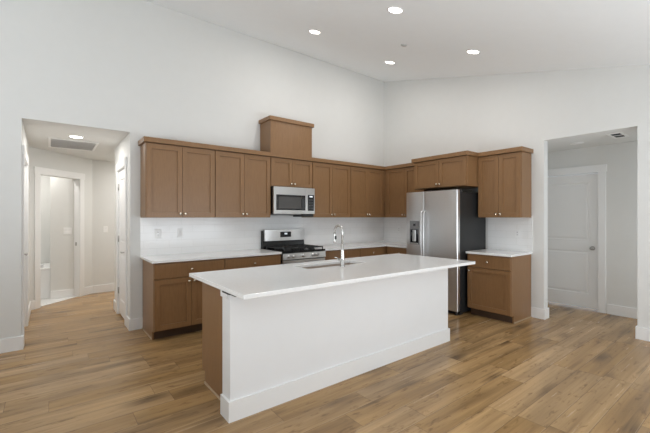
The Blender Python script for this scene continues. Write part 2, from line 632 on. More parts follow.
bboard('baseboard_entry', (1.05 - BT, 1.05, -5.1, ED0 - 0.11), (1.05 - BT, 1.05, ED1 + 0.09, -2.3))

# ------------------------------------------------------------------ door casings
CW, CT = 0.092, 0.018


def casing(name, M4, w, z=2.07):
    """around an opening of width w whose face is local y = 0, local -y towards the viewer"""
    b = B()
    bx(b, -CW, 0, -CT, 0, 0, z, 0.002)
    bx(b, w, w + CW, -CT, 0, 0, z, 0.002)
    bx(b, -CW - 0.012, w + CW + 0.012, -CT - 0.004, 0, z, z + 0.105, 0.002)
    bx(b, 0, 0.004, 0, 0.12, 0, z)
    bx(b, w - 0.004, w, 0, 0.12, 0, z)
    bx(b, 0, w, 0, 0.12, z - 0.004, z)
    b.transform(M4)
    return struct(name, b, 'trim')


M_entry = Matrix.Translation((1.05, ED1, 0)) @ Matrix.Rotation(-PI / 2, 4, 'Z')
M_right = Matrix.Translation((HX1, RD1, 0)) @ Matrix.Rotation(-PI / 2, 4, 'Z')
M_left = Matrix.Translation((HX0, LD0, 0)) @ Matrix.Rotation(PI / 2, 4, 'Z')
M_bath = AW @ Matrix.Translation((BD0, 0, 0))
casing('trim_1', M_entry, ED1 - ED0)
casing('trim_2', M_right, RD1 - RD0)
casing('trim_3', M_left, LD1 - LD0)
c = casing('trim_4', M_bath, BD1 - BD0)
b = B(); bx(b, BD1 - BD0 - 0.0065, BD1 - BD0 - 0.003, 0.045, 0.075, 0.90, 0.96); b.transform(M_bath)
o = obj('strike_plate', b, 'hinge', c)
b = B(); bx(b, 0.0, BD1 - BD0, 0.035, 0.065, 0.0, 0.009, 0.002); b.transform(M_bath)
obj('threshold', b, 'trim', c)


def panel_door(name, M4, w, h, recess, knob_left, lever=False, z0=0.024):
    b = B()
    st = 0.115
    x0, x1 = 0.009, w - 0.011
    zt = h - 0.008
    # two raised panels, the lock rail between
    pans = [(x0 + st, x1 - st, 0.235, 0.885), (x0 + st, x1 - st, 1.055, zt - 0.125)]
    slab(b, x0, x1, z0, zt, recess, 0.035, pans, [(0.006, 0.010), (0.014, 0.0), (0.020, -0.007)])
    b.transform(M4)
    o = struct(name, b, 'trim')
    kx = x0 + 0.07 if knob_left else x1 - 0.07
    b = B()
    R = Matrix.Translation((kx, recess, 0.935)) @ Matrix.Rotation(PI / 2, 4, 'X')
    if lever:
        lathe(b, [(0.028, 0), (0.028, 0.006), (0.022, 0.010), (0.009, 0.012), (0.009, 0.045), (0.011, 0.052)], R)
        d = 1 if knob_left else -1
        tube(b, [(kx, recess - 0.046, 0.935), (kx + d * 0.05, recess - 0.047, 0.937), (kx + d * 0.105, recess - 0.042, 0.930)], [0.010, 0.009, 0.007], 10)
        b.transform(M4)
        obj('door_lever', b, 'hinge', o)
    else:
        lathe(b, [(0.031, 0), (0.031, 0.006), (0.024, 0.010), (0.010, 0.013), (0.010, 0.030), (0.020, 0.036), (0.027, 0.047), (0.026, 0.058), (0.015, 0.066), (0.002, 0.068)], R)
        b.transform(M4)
        obj('door_knob', b, 'hinge', o)
    if recess < 0.03:
        hx = w - 0.004 if knob_left else 0.004
        for hz in (0.345, 1.09, 1.835):
            b = B()
            lathe(b, [(0.007, -0.045), (0.007, 0.045)], Matrix.Translation((hx, recess - 0.006, hz)), 10)
            bx(b, hx - 0.02, hx + 0.012, recess - 0.003, recess + 0.001, hz - 0.045, hz + 0.045)
            b.transform(M4)
            obj('hinge', b, 'hinge', o)
    return o


panel_door('door_1', M_entry, ED1 - ED0, 2.066, 0.045, False)
panel_door('door_2', M_right, RD1 - RD0, 2.066, 0.008, False, True)
panel_door('door_3', M_left, LD1 - LD0, 2.066, 0.035, False, True)

# ------------------------------------------------------------------ backsplash tile
b = B(); bx(b, -4.462, 0.0, -0.008, 0, 0.90, 1.42)
struct('wall_tile_kitchen', b, 'tilea')
b = B(); bx(b, -0.008, 0.0, -1.24, -0.008, 0.90, 1.42); bx(b, -0.008, 0, -2.806, -2.165, 0.90, 1.42)
struct('wall_tile_right', b, 'tileb')


# ------------------------------------------------------------------ cabinets
def knob(parent, x, y, z):
    b = B()
    R = Matrix.Translation((x, y, z)) @ Matrix.Rotation(PI / 2, 4, 'X')
    lathe(b, [(0.008, 0), (0.006, 0.004), (0.0055, 0.014), (0.011, 0.018), (0.0155, 0.023), (0.0145, 0.029), (0.008, 0.032), (0.001, 0.0325)], R, 16)
    return obj('knob', b, 'brass', parent)


def shaker(root, x0, x1, z0, z1, yf, kx=None, kz=None, name='door', fw=0.058):
    b = B()
    slab(b, x0, x1, z0, z1, yf - 0.02, 0.0195, [(x0 + fw, x1 - fw, z0 + fw, z1 - fw)], [(0.0012, 0.0135)])
    o = obj(name, b, 'wood', root)
    if kx is not None:
        knob(o, kx, yf - 0.02, kz)
    return o


def drawer_front(root, x0, x1, z0, z1, yf, kx):
    b = B()
    bx(b, x0, x1, yf - 0.02, yf - 0.0005, z0, z1, 0.002)
    o = obj('drawer', b, 'wood', root)
    if kx is not None:
        knob(o, kx, yf - 0.02, (z0 + z1) / 2)
    return o


def doors_pair(root, x0, x1, z0, z1, yf, kz, single=None):
    g = 0.002
    if single:
        kx = x0 + 0.03 if single == 'left' else x1 - 0.03
        shaker(root, x0 + g, x1 - g, z0, z1, yf, kx, kz)
        return
    m = (x0 + x1) / 2
    shaker(root, x0 + g, m - g, z0, z1, yf, m - 0.03, kz)
    shaker(root, m + g, x1 - g, z0, z1, yf, m + 0.03, kz)


UZ0, UZ1, UT = 1.397, 2.297, 2.355
UD = 0.308
GU = 'brown upper cabinets on the kitchen walls'


def upper(label, loc, rz, w, z0=UZ0, d=UD, body=None, stile_l=0.0, stile_r=0.0, mid=None):
    r = thing('upper_cabinet', label, 'cabinet', (loc[0], loc[1], z0), rz, GU)
    h = UZ1 - z0
    boxobj('body', 'wood', r, -stile_l, w + stile_r, -d, -0.001, 0, h, 0.0015)
    doors_pair(r, 0.004, w - 0.004, 0.006, h - 0.012, -d, 0.05)
    return r


upper('brown two-door upper cabinet at the hall end, beside the white pillar', (-4.46, 0, 0), 0, 0.838)
upper('brown two-door upper cabinet between the hall-end cabinet and the microwave', (-3.622, 0, 0), 0, 0.838)
upper('short brown two-door cabinet right above the microwave', (-2.784, 0, 0), 0, 0.762, z0=1.862)
upper('brown two-door upper cabinet directly right of the microwave', (-2.022, 0, 0), 0, 0.822)
upper('brown two-door upper cabinet on the microwave wall next to the room corner', (-1.200, 0, 0), 0, 0.838, stile_r=0.362)
upper('brown two-door upper cabinet between the room corner and the refrigerator', (0, -0.370, 0), W2, 0.850, stile_l=0.060, stile_r=0.008)

# continuous flat crown along both runs
b = B()
prism(b, [(-4.487, -0.001), (-4.487, -0.356), (-0.356, -0.356), (-0.356, -1.230), (-0.001, -1.230), (-0.001, -0.001)], 'z', UZ1 + 0.0005, UT)
tag(obj('crown_molding', b, 'wood'), 'flat brown crown board running along the upper cabinets around the corner', 'molding')

# deep cabinet over the refrigerator and the one to its right, each with its own crown
r = thing('upper_cabinet', 'deep brown two-door cabinet above the refrigerator', 'cabinet', (0, -1.234, 1.858), W2, GU)
FW = 0.940
boxobj('body', 'wood', r, 0, FW, -0.605, -0.001, 0, UZ1 - 1.858, 0.0015)
doors_pair(r, 0.012, FW - 0.012, 0.010, UZ1 - 1.858 - 0.012, -0.605, 0.05)
b = B()
prism(b, [(-0.026, -0.359), (-0.026, -0.653), (FW + 0.026, -0.653), (FW + 0.026, -0.359), (FW, -0.359), (FW, -0.001), (0, -0.001), (0, -0.359)], 'z', UZ1 - 1.858 + 0.0005, UT - 1.858)
obj('crown', b, 'wood', r)
r = thing('upper_cabinet', 'brown two-door upper cabinet right of the refrigerator, over the short counter', 'cabinet', (0, -2.178, UZ0), W2, GU)
boxobj('body', 'wood', r, 0, 0.612, -UD, -0.001, 0, UZ1 - UZ0, 0.0015)
doors_pair(r, 0.004, 0.608, 0.006, UZ1 - UZ0 - 0.012, -UD, 0.05)
b = B()
prism(b, [(0.0, -0.001), (0.0, -0.356), (0.637, -0.356), (0.637, -0.001)], 'z', UZ1 - UZ0 + 0.0005, UT - UZ0)
obj('crown', b, 'wood', r)

# vent chase box standing on the cabinet above the microwave
r = thing('vent_chase_box', 'tall plain brown wooden box with a crown, on top of the microwave cabinet', 'cabinet', (-2.789, 0, UT + 0.001), 0)
boxobj('body', 'wood', r, 0, 0.752, -0.328, -0.001, 0, 0.49, 0.0015)
b = B(); bx(b, -0.026, 0.778, -0.356, -0.001, 0.483, 0.540, 0.002)
obj('crown', b, 'wood', r)

# ---- base cabinets
GB = 'brown base cabinets along the walls'
CZ0, CZ1 = 0.884, 0.914
BD = 0.605


def base(label, loc, rz, w, doors=2, knob_side=None, end_l=False, end_r=False, stile_l=0.0, stile_r=0.0, group=GB):
    r = thing('base_cabinet', label, 'cabinet', (loc[0], loc[1], 0), rz, group)
    boxobj('body', 'wood', r, -stile_l, w + stile_r, -BD, -0.010, 0.105, CZ0 - 0.001, 0.0015)
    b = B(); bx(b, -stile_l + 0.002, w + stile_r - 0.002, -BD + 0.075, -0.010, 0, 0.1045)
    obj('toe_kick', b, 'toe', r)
    if end_l or end_r:
        xa, xb = (-0.004, 0.0145) if end_l else (w - 0.0145, w + 0.004)
        b = B()
        prism(b, [(-0.010, 0), (-BD + 0.068, 0), (-BD + 0.068, 0.100), (-BD - 0.001, 0.100), (-BD - 0.001, CZ0 - 0.001), (-0.010, CZ0 - 0.001)], 'x', xa, xb)
        obj('end_panel', b, 'wood', r)
        s = -1 if end_l else 1
        xe = xa if end_l else xb
        b = B()
        bx(b, xe, xe + s * 0.010, -BD + 0.062, -0.016, 0, 0.016, 0.003)
        obj('shoe_molding', b, 'shoe', r, label='tan strip along the foot of the end panel')
    drawer_front(r, 0.003, w - 0.003, 0.700, CZ0 - 0.014, -BD, w / 2)
    if doors == 2:
        doors_pair(r, 0.003, w - 0.003, 0.112, 0.690, -BD, 0.645)
    elif doors == 1:
        doors_pair(r, 0.003, w - 0.003, 0.112, 0.690, -BD, 0.645, knob_side)
    return r


base('brown base cabinet with wide drawer and two doors, at the hall end of the counter', (-4.432, 0, 0), 0, 0.822, end_l=True)
base('brown base cabinet with one wide drawer, directly left of the range', (-3.608, 0, 0), 0, 0.820)
base('brown base cabinet directly right of the range, mostly behind the island', (-2.018, 0, 0), 0, 0.760, doors=1, knob_side='left')
base('brown corner base cabinet on the range wall, mostly behind the island', (-1.256, 0, 0), 0, 0.596, doors=1, knob_side='left', stile_r=0.645)
base('brown base cabinet on the side wall, directly left of the refrigerator', (0, -0.662, 0), W2, 0.560, doors=1, knob_side='right', stile_l=0.034)
base('brown base cabinet with one drawer and door, right of the refrigerator', (0, -2.182, 0), W2, 0.603, doors=1, knob_side='left', end_r=True)

# ---- countertops
GC = 'white counters along the walls'
b = B(); bx(b, -4.461, -2.787, -0.648, -0.009, CZ0, CZ1, 0.003, 2)
tag(obj('countertop', b, 'quartz'), 'white stone countertop from the hall end to the range', 'countertop', GC)
b = B()
prism(b, [(-2.019, -0.009), (-2.019, -0.648), (-0.648, -0.648), (-0.648, -1.232), (-0.009, -1.232), (-0.009, -0.009)], 'z', CZ0, CZ1)
tag(obj('countertop', b, 'quartz'), 'white stone corner countertop from the range around to the refrigerator', 'countertop', GC)
b = B(); bx(b, -0.648, -0.009, -2.8055, -2.170, CZ0, CZ1, 0.003, 2)
tag(obj('countertop', b, 'quartz'), 'short white stone countertop right of the refrigerator', 'countertop', GC)

# ------------------------------------------------------------------ island
IX0, IX1, IY0, IY1 = -4.398, -1.641, -2.873, -1.769
KX0, KX1, KY0, KY1 = -4.385, -1.788, -2.627, -2.490
isl = thing('kitchen_island', 'long kitchen island with a plain white front wall and brown wooden end panel', 'island', (-3.08, -2.2, 0))
OFF = Vector((3.08, 2.2, 0))


def iobj(name, b, mat, label=None):
    b.transform(Matrix.Translation(OFF))
    return obj(name, b, mat, isl, label)


b = B(); bx(b, KX0, KX1, KY0, KY1, 0, CZ0 - 0.001, 0.003)
iobj('front_wall', b, 'knee', 'plain white front wall')
b = B()
prism(b, [(KX0 - 0.014, KY1), (KX0 - 0.014, KY0 - 0.015), (KX1 + 0.014, KY0 - 0.015), (KX1 + 0.014, KY1), (KX1, KY1), (KX1, KY0), (KX0, KY0), (KX0, KY1)], 'z', 0, 0.14)
iobj('baseboard', b, 'trim', 'white baseboard')
b = B()
bx(b, -4.302, KX1 + 0.02, KY1, -1.905, 0.105, 0.64)
bx(b, -4.302, -3.47, KY1, -1.905, 0.64, CZ0 - 0.001)
bx(b, -2.63, KX1 + 0.02, KY1, -1.905, 0.64, CZ0 - 0.001)
bx(b, -3.47, -2.63, -1.921, -1.905, 0.64, CZ0 - 0.001)
bx(b, -3.47, -2.63, KY1, -2.24, 0.64, CZ0 - 0.001)
iobj('cabinet_body', b, 'wood', 'brown wooden cabinet box')
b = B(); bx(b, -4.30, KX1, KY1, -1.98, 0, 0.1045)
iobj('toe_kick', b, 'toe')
b = B()
prism(b, [(KY1, 0), (-1.955, 0), (-1.955, 0.10), (-1.885, 0.10), (-1.885, CZ0 - 0.001), (KY1, CZ0 - 0.001)], 'x', -4.322, -4.302)
iobj('end_panel', b, 'wood', 'brown wooden end panel')
b = B(); bx(b, -4.334, -4.322, KY1 + 0.002, -1.96, 0, 0.018, 0.003)
iobj('shoe_molding', b, 'shoe', 'tan strip along the foot of the end panel')
b = B()
bx(b, KX0 - 0.014, KX0, KY0 + 0.03, KY1, CZ0 - 0.042, CZ0 - 0.001, 0.002)
iobj('cap_block', b, 'knee')
b = B()
bx(b, KX0 - 0.006, KX0 + 0.050, KY0 - 0.10, KY0 - 0.001, CZ0 - 0.009, CZ0 - 0.001)
bx(b, KX0 - 0.0145, KX0 - 0.0005, KY0 - 0.02, KY1 - 0.03, CZ0 - 0.009, CZ0 - 0.001)
iobj('support_bracket', b, 'rubber', 'dark flat metal bracket under the countertop')
# doors and drawers on the kitchen side
for x0 in (-4.295, -2.545):
    w = 0.75
    for s in (0, 1):
        b = B()
        slab(b, 0.002 + s * w / 2, (s + 1) * w / 2 - 0.002, 0.112, 0.868, 0, 0.0195, [(0.06 + s * w / 2, (s + 1) * w / 2 - 0.06, 0.17, 0.81)], [(0.0025, 0.010)])
        b.transform(Matrix.Translation((x0 + w, -1.885, 0)) @ Matrix.Rotation(PI, 4, 'Z'))
        d = iobj('door', b, 'wood')

# stone top with the sink cut-out
SX0, SX1, SY0, SY1 = -3.43, -2.67, -2.205, -1.935
b = B()
xs, ys = (IX0, SX0, SX1, IX1), (IY0, SY0, SY1, IY1)
vt = {}
for lvl, z in ((0, CZ0), (1, CZ1)):
    for i in range(4):
        for j in range(4):
            vt[i, j, lvl] = b.verts.new((xs[i], ys[j], z))
for i in range(3):
    for j in range(3):
        if (i, j) == (1, 1):
            continue
        b.faces.new((vt[i, j, 1], vt[i + 1, j, 1], vt[i + 1, j + 1, 1], vt[i, j + 1, 1]))
        b.faces.new((vt[i, j, 0], vt[i, j + 1, 0], vt[i + 1, j + 1, 0], vt[i + 1, j, 0]))
for k in range(3):
    for p, q in (((k, 0), (k + 1, 0)), ((k + 1, 3), (k, 3)), ((0, k + 1), (0, k)), ((3, k), (3, k + 1))):
        b.faces.new((vt[(*p, 0)], vt[(*q, 0)], vt[(*q, 1)], vt[(*p, 1)]))
for p, q in (((1, 1), (1, 2)), ((1, 2), (2, 2)), ((2, 2), (2, 1)), ((2, 1), (1, 1))):
    b.faces.new((vt[(*p, 0)], vt[(*q, 0)], vt[(*q, 1)], vt[(*p, 1)]))
bmesh.ops.recalc_face_normals(b, faces=b.faces[:])
outer = [e for e in b.edges if e.is_manifold and e.calc_face_angle(0) > 1.0]
bmesh.ops.bevel(b, geom=outer, offset=0.003, segments=2, profile=0.5, affect='EDGES')
tag(obj('countertop', b, 'quartz'), 'long white stone island countertop with the sink and faucet', 'countertop')

# undermount sink
sk = thing('sink', 'steel undermount sink set into the island countertop', 'sink', (-3.05, -2.07, 0.66))
b = B()
x0, x1, y0, y1, zb, zt = SX0 - 0.006, SX1 + 0.006, SY0 - 0.006, SY1 + 0.006, 0.665, CZ0 - 0.0005
t = 0.003
bx(b, x0, x1, y0, y1, zb - t, zb)
bx(b, x0 - t, x0, y0 - t, y1 + t, zb - t, zt); bx(b, x1, x1 + t, y0 - t, y1 + t, zb - t, zt)
bx(b, x0, x1, y0 - t, y0, zb - t, zt); bx(b, x0, x1, y1, y1 + t, zb - t, zt)
b.transform(Matrix.Translation((3.05, 2.07, -0.66)))
obj('basin', b, 'sinksteel', sk)
b = B(); lathe(b, [(0.045, 0.0), (0.045, 0.003), (0.036, 0.004), (0.030, 0.001), (0.002, 0.001)], Matrix.Translation((0.0, 0.0, 0.006)), 20)
obj('drain', b, 'hinge', sk)

# pull-down faucet
fc = thing('faucet', 'tall chrome gooseneck faucet on the island beside the sink', 'faucet', (-3.07, -2.28, CZ1))
b = B(); lathe(b, [(0.026, 0), (0.026, 0.005), (0.021, 0.009), (0.019, 0.09), (0.0155, 0.16), (0.012, 0.22)], Matrix.Identity(4), 20)
obj('base', b, 'nickel', fc)
R = 0.060
pts = [(0, 0, 0.20), (0, 0, 0.345)] + [(0, R - R * math.cos(a), 0.345 + R * math.sin(a)) for a in [PI * i / 14 for i in range(1, 15)]] + [(0, 2 * R + 0.002, 0.325)]
b = B(); tube(b, pts, 0.0105, 14)
obj('neck', b, 'nickel', fc)
b = B(); lathe(b, [(0.0115, 0), (0.013, -0.02), (0.015, -0.085), (0.0165, -0.10), (0.014, -0.105)], Matrix.Translation((0, 2 * R + 0.002, 0.335)), 16)
hd = obj('spray_head', b, 'nickel', fc)
b = B(); bx(b, -0.010, 0.010, 2 * R - 0.0185, 2 * R - 0.012, 0.265, 0.30, 0.002)
obj('spray_button', b, 'rubber', hd)
b = B()
tube(b, [(-0.012, 0, 0.07), (-0.045, 0, 0.07)], 0.012, 14)
tube(b, [(-0.038, 0, 0.074), (-0.070, -0.004, 0.092), (-0.105, -0.008, 0.100)], [0.006, 0.0055, 0.005], 10)
obj('handle', b, 'nickel', fc)

# ------------------------------------------------------------------ gas range
rg = thing('gas_range', 'stainless steel gas range with black cooktop, below the microwave', 'stove', (-2.782, 0, 0))
RW = 0.758
boxobj('body', 'blk', rg, 0.002, RW - 0.002, -0.625, -0.012, 0.04, 0.895, 0.003)
b = B(); bx(b, 0, RW, -0.668, -0.10, 0.893, 0.917, 0.006, 2)
obj('cooktop', b, 'blk', rg)
b = B()
prism(b, [(-0.626, 0.792), (-0.660, 0.792), (-0.672, 0.800), (-0.664, 0.884), (-0.655, 0.893), (-0.626, 0.893)], 'x', 0.001, RW - 0.001)
cp = obj('control_panel', b, 'steelh', rg)
for kx in (0.105, 0.175, 0.345, 0.515, 0.595):
    b = B()
    Rk = Matrix.Translation((kx, -0.668, 0.843)) @ Matrix.Rotation(PI / 2 + 0.09, 4, 'X')
    lathe(b, [(0.026, 0), (0.026, 0.005), (0.021, 0.007), (0.0205, 0.026), (0.018, 0.030), (0.002, 0.031)], Rk, 20)
    bx(b, kx - 0.003, kx + 0.003, -0.703, -0.697, 0.826, 0.864)
    obj('knob', b, 'steelh', cp)
b = B(); bx(b, 0.004, RW - 0.004, -0.665, -0.627, 0.205, 0.784, 0.006, 2)
dr = obj('oven_door', b, 'steelh', rg)
b = B(); bx(b, 0.13, RW - 0.13, -0.667, -0.664, 0.33, 0.66)
obj('oven_window', b, 'blkglass', dr, 'dark glass window')
b = B(); tube(b, [(0.05, -0.715, 0.735), (RW - 0.05, -0.715, 0.735)], 0.012, 14)
for hx in (0.08, RW - 0.08):
    tube(b, [(hx, -0.664, 0.735), (hx, -0.716, 0.735)], 0.009, 10)
obj('oven_handle', b, 'steelh', dr)
b = B(); bx(b, 0.004, RW - 0.004, -0.660, -0.627, 0.06, 0.198, 0.006, 2)
obj('storage_drawer', b, 'steelh', rg)
for lx in (0.05, RW - 0.05):
    for ly in (-0.57, -0.07):
        b = B(); lathe(b, [(0.018, 0), (0.018, 0.02), (0.010, 0.024), (0.010, 0.0405)], Matrix.Translation((lx, ly, 0)), 12)
        obj('foot', b, 'rubber', rg)
# backguard: black riser, stainless display head
b = B()
prism(b, [(-0.013, 0.895), (-0.098, 0.895), (-0.085, 1.040), (-0.072, 1.19), (-0.013, 1.19)], 'x', 0.0, RW)
bgd = obj('backguard', b, 'blk', rg, 'black back riser')
b = B()
n = 12
pr_ = []
for i in range(n + 1):
    u = i / n
    pr_.append((0.012 + u * (RW - 0.024), -0.118 - 0.016 * (1 - (2 * u - 1) ** 2)))
poly = [(0.012, -0.06)] + pr_ + [(RW - 0.012, -0.06)]
prism(b, poly, 'z', 1.035, 1.207)
hd = obj('display_head', b, 'steelh', bgd, 'stainless display head')
b = B(); bx(b, 0.275, 0.475, -0.1365, -0.128, 1.088, 1.172, 0.002)
dp = obj('display_panel', b, 'blkglass', hd, 'black clock panel')
b = B(); bx(b, 0.35, 0.40, -0.1375, -0.136, 1.130, 1.155)
obj('clock', b, 'disp', dp, 'lit clock digits')
# burners and grates
for i, (gx, gy, rr) in enumerate(((0.17, -0.53, 0.042), (0.17, -0.24, 0.036), (0.379, -0.385, 0.048), (0.588, -0.53, 0.042), (0.588, -0.24, 0.036))):
    b = B()
    lathe(b, [(rr + 0.012, 0), (rr + 0.012, 0.006), (rr, 0.008), (rr, 0.016), (rr - 0.008, 0.019), (0.002, 0.02)], Matrix.Translation((gx, gy, 0.917)), 20)
    obj('burner', b, 'iron', rg)
for gx0, gx1 in ((0.03, 0.262), (0.270, 0.488), (0.496, 0.728)):
    b = B()
    z0, z1 = 0.944, 0.958
    for yy in (-0.640, -0.385, -0.130):
        bx(b, gx0, gx1, yy - 0.007, yy + 0.007, z0, z1, 0.002)
    for xx in (gx0 + 0.007, (gx0 + gx1) / 2, gx1 - 0.007):
        bx(b, xx - 0.006, xx + 0.006, -0.640, -0.130, z0, z1, 0.002)
    for yy in (-0.51, -0.26):
        bx(b, gx0, gx1, yy - 0.005, yy + 0.005, z0, z1, 0.002)
    for xx in (gx0 + 0.007, gx1 - 0.007):
        for yy in (-0.635, -0.385, -0.135):
            bx(b, xx - 0.006, xx + 0.006, yy - 0.006, yy + 0.006, 0.917, z0 + 0.002)
    obj('grate', b, 'iron', rg)

# ------------------------------------------------------------------ microwave over the range
mw = thing('microwave', 'stainless over-range microwave under the short cabinet', 'microwave', (-2.782, 0, 1.446))
MH = 0.412
boxobj('body', 'blk', mw, 0.004, 0.746, -0.378, -0.010, 0.004, MH, 0.003)
b = B(); bx(b, 0.004, 0.577, -0.406, -0.379, 0.004, MH - 0.003, 0.004, 2)
dm = obj('door', b, 'steelh', mw)
b = B(); bx(b, 0.045, 0.562, -0.4085, -0.405, 0.062, 0.292, 0.002)
fr = obj('window_frame', b, 'blkglass', dm, 'black glass window surround')
b = B(); bx(b, 0.085, 0.485, -0.4095, -0.408, 0.085, 0.262)
obj('window', b, 'mwglass', fr, 'window pane with reflections put in as grey')
b = B(); bx(b, 0.579, 0.744, -0.406, -0.379, 0.004, MH - 0.003, 0.004, 2)
cpn = obj('control_panel', b, 'steelh', mw)
b = B(); bx(b, 0.612, 0.728, -0.4085, -0.405, 0.055, 0.305, 0.002)
kp = obj('keypad', b, 'blkglass', cpn, 'black glass keypad')
b = B(); bx(b, 0.640, 0.700, -0.4093, -0.408, 0.268, 0.288)
obj('clock', b, 'disp', kp, 'lit clock digits')
b = B()
for i in range(4):
    for j in range(3):
        bx(b, 0.628 + j * 0.031, 0.650 + j * 0.031, -0.4093, -0.408, 0.085 + i * 0.042, 0.108 + i * 0.042)
obj('button_grid', b, 'btn', kp)
b = B(); bx(b, 0.03, 0.52, -0.36, -0.04, -0.010, 0.005, 0.002)
obj('grease_filter', b, 'greyp', mw)
b = B(); bx(b, 0.53, 0.735, -0.388, -0.10, -0.038, 0.0035, 0.004)
obj('underside_box', b, 'rubber', mw, 'dark box under the keypad end')  # plain dark box hung below the keypad end

# ------------------------------------------------------------------ refrigerator
RY0, RY1 = -1.231, -2.143
fw = RY0 - RY1
rf = thing('refrigerator', 'stainless side-by-side refrigerator with dark sides and a water dispenser', 'refrigerator', (-0.05, RY0, 0), W2)
FT = 1.795
boxobj('body', 'char', rf, 0.004, fw - 0.004, -0.690, 0.025, 0.03, FT - 0.022, 0.006, 2, 'charcoal side walls')
b = B(); bx(b, 0.02, fw - 0.02, -0.68, -0.60, 0.0, 0.05)
obj('toe_grille', b, 'rubber', rf)
for xx in (0.05, fw - 0.05):
    for yy in (-0.715, -0.10):
        b = B(); lathe(b, [(0.022, 0), (0.022, 0.03), (0.016, 0.034), (0.016, 0.062)], Matrix.Translation((xx, yy, 0.0)), 12)
        obj('foot', b, 'rubber', rf)
SP = 0.342


def fdoor(name, x0, x1):
    b = B()
    # front skin with rolled edges, the outer edge of the wide door rolled most
    ra, rb = 0.006, (0.018 if name == 'fridge_door' else 0.006)
    yf = -0.760
    poly = [(x0, -0.697)]
    for i in range(7):
        t = PI / 2 * i / 6
        poly.append((x0 + ra - ra * math.cos(t), yf + ra - ra * math.sin(t)))
    for i in range(7):
        t = PI / 2 * i / 6
        poly.append((x1 - rb + rb * math.sin(t), yf + rb - rb * math.cos(t)))
    poly.append((x1, -0.697))
    prism(b, poly, 'z', 0.060, FT)
    for f in b.faces:
        if len(f.verts) == 4:
            f.smooth = True
    for e in b.edges:
        if abs(e.verts[0].co.z - e.verts[1].co.z) < 0.5 or e.calc_face_angle(0) > 0.8:
            e.smooth = False
    return obj(name, b, 'steel', rf)


fz = fdoor('freezer_door', 0.002, SP - 0.003)
fd = fdoor('fridge_door', SP + 0.003, fw - 0.002)
for par, hx in ((fz, SP - 0.022), (fd, SP + 0.026)):
    b = B()
    pts = [(hx, -0.758, 1.500), (hx, -0.792, 1.490), (hx, -0.804, 1.46), (hx, -0.808, 1.05), (hx, -0.804, 0.66), (hx, -0.792, 0.63), (hx, -0.758, 0.618)]
    tube(b, pts, 0.0095, 12)
    obj('handle', b, 'steel', par)
b = B(); bx(b, 0.072, 0.258, -0.766, -0.752, 0.975, 1.345, 0.004)
dsp = obj('dispenser', b, 'greyp', fz, 'grey water and ice dispenser')
b = B()
bx(b, 0.088, 0.242, -0.7675, -0.765, 0.995, 1.21)
obj('dispenser_recess', b, 'blkglass', dsp, 'dark dispenser recess')
b = B(); bx(b, 0.145, 0.188, -0.769, -0.7655, 1.265, 1.300)
obj('dispenser_display', b, 'blkglass', dsp)
b = B(); bx(b, 0.135, 0.200, -0.782, -0.767, 1.02, 1.20, 0.006); bx(b, 0.09, 0.24, -0.785, -0.766, 0.985, 0.998, 0.002)
obj('dispenser_paddle', b, 'steelh', dsp)
for hx in (0.07, fw - 0.07):
    b = B(); bx(b, hx - 0.045, hx + 0.045, -0.745, -0.60, FT - 0.024, FT + 0.008, 0.006)
    obj('hinge_cover', b, 'rubber', rf)

# ------------------------------------------------------------------ recessed ceiling lights
SL = math.atan(0.2526)


def downlight(label, loc, tilt, on, power, group=None, r=0.085, name='recessed_light'):
    t = thing(name, label, 'ceiling light', loc, 0, group)
    t.rotation_euler = (tilt, 0, 0)
    b = B(); lathe(b, [(r - 0.016, -0.003), (r - 0.012, -0.007), (r - 0.003, -0.006), (r, 0.0), (r - 0.016, 0.002)], Matrix.Identity(4), 32, False)
    obj('trim_ring', b, 'whitep', t)
    b = B(); lathe(b, [(0.002, -0.0035), (r - 0.016, -0.0035), (r - 0.016, 0.001)], Matrix.Identity(4), 32)
    obj('lens', b, 'led' if on else 'ledoff', t)
    if on:
        l = bpy.data.lights.new('lamp', 'AREA')
        l.shape = 'DISK'
        l.size = 2 * r - 0.03
        l.energy = power
        l.color = (1.0, 0.97, 0.93)
        o = bpy.data.objects.new('lamp', l)
        o.location = (0, 0, -0.010)
        o.parent = t
        COL.objects.link(o)
    return t


GL = 'recessed lights in the sloped ceiling'
for lx, ly, lab in ((-2.59, -1.16, 'round recessed light in the sloped ceiling, above the vent chase box'),
                    (-2.59, -2.545, 'largest round recessed light, in the sloped ceiling above the middle of the island'),
                    (-1.09, -1.13, 'round recessed light in the sloped ceiling, lowest in view by the room corner'),
                    (-1.11, -2.545, 'round recessed light in the sloped ceiling, out toward the entry opening')):
    downlight(lab, (lx, ly, cz(ly)), SL, True, 8, GL)
downlight('round lit recessed light in the low hall ceiling, beside the return grille', (-5.087, 0.72, HZ), 0, True, 12.5)
downlight('round unlit recessed light in the entry ceiling', (0.562, -3.166, HZ), 0, False, 0)
downlight('added unseen recessed light in the hall ceiling around the corner', (-3.75, 2.1, HZ), 0, True, 22)  # added lamp out of view, brightens the hall walls
downlight('added unseen recessed light over the bathtub', (-6.0, 3.1, HZ), 0, True, 9)  # added lamp out of view, brightens the tub alcove
downlight('added unseen recessed light in the bathroom ceiling', (-5.62, 2.5, HZ), 0, True, 9)  # added lamp out of view, lights the bathroom wall
s = tag(obj('sprinkler_cover', (lambda b: (lathe(b, [(0.043, 0.0), (0.043, -0.004), (0.040, -0.0065), (0.034, -0.007), (0.033, -0.012), (0.002, -0.013)], Matrix.Identity(4), 24), b)[1])(B()), 'greyp'),
        'small round grey sprinkler cover in the sloped ceiling between the lights', 'sprinkler')
s.location = (-1.674, -1.899, cz(-1.899)); s.rotation_euler = (SL, 0, 0)
s.data.materials[0] = plain('sprinkler_plate', (0.5, 0.5, 0.49), 0.4, var=0.02)

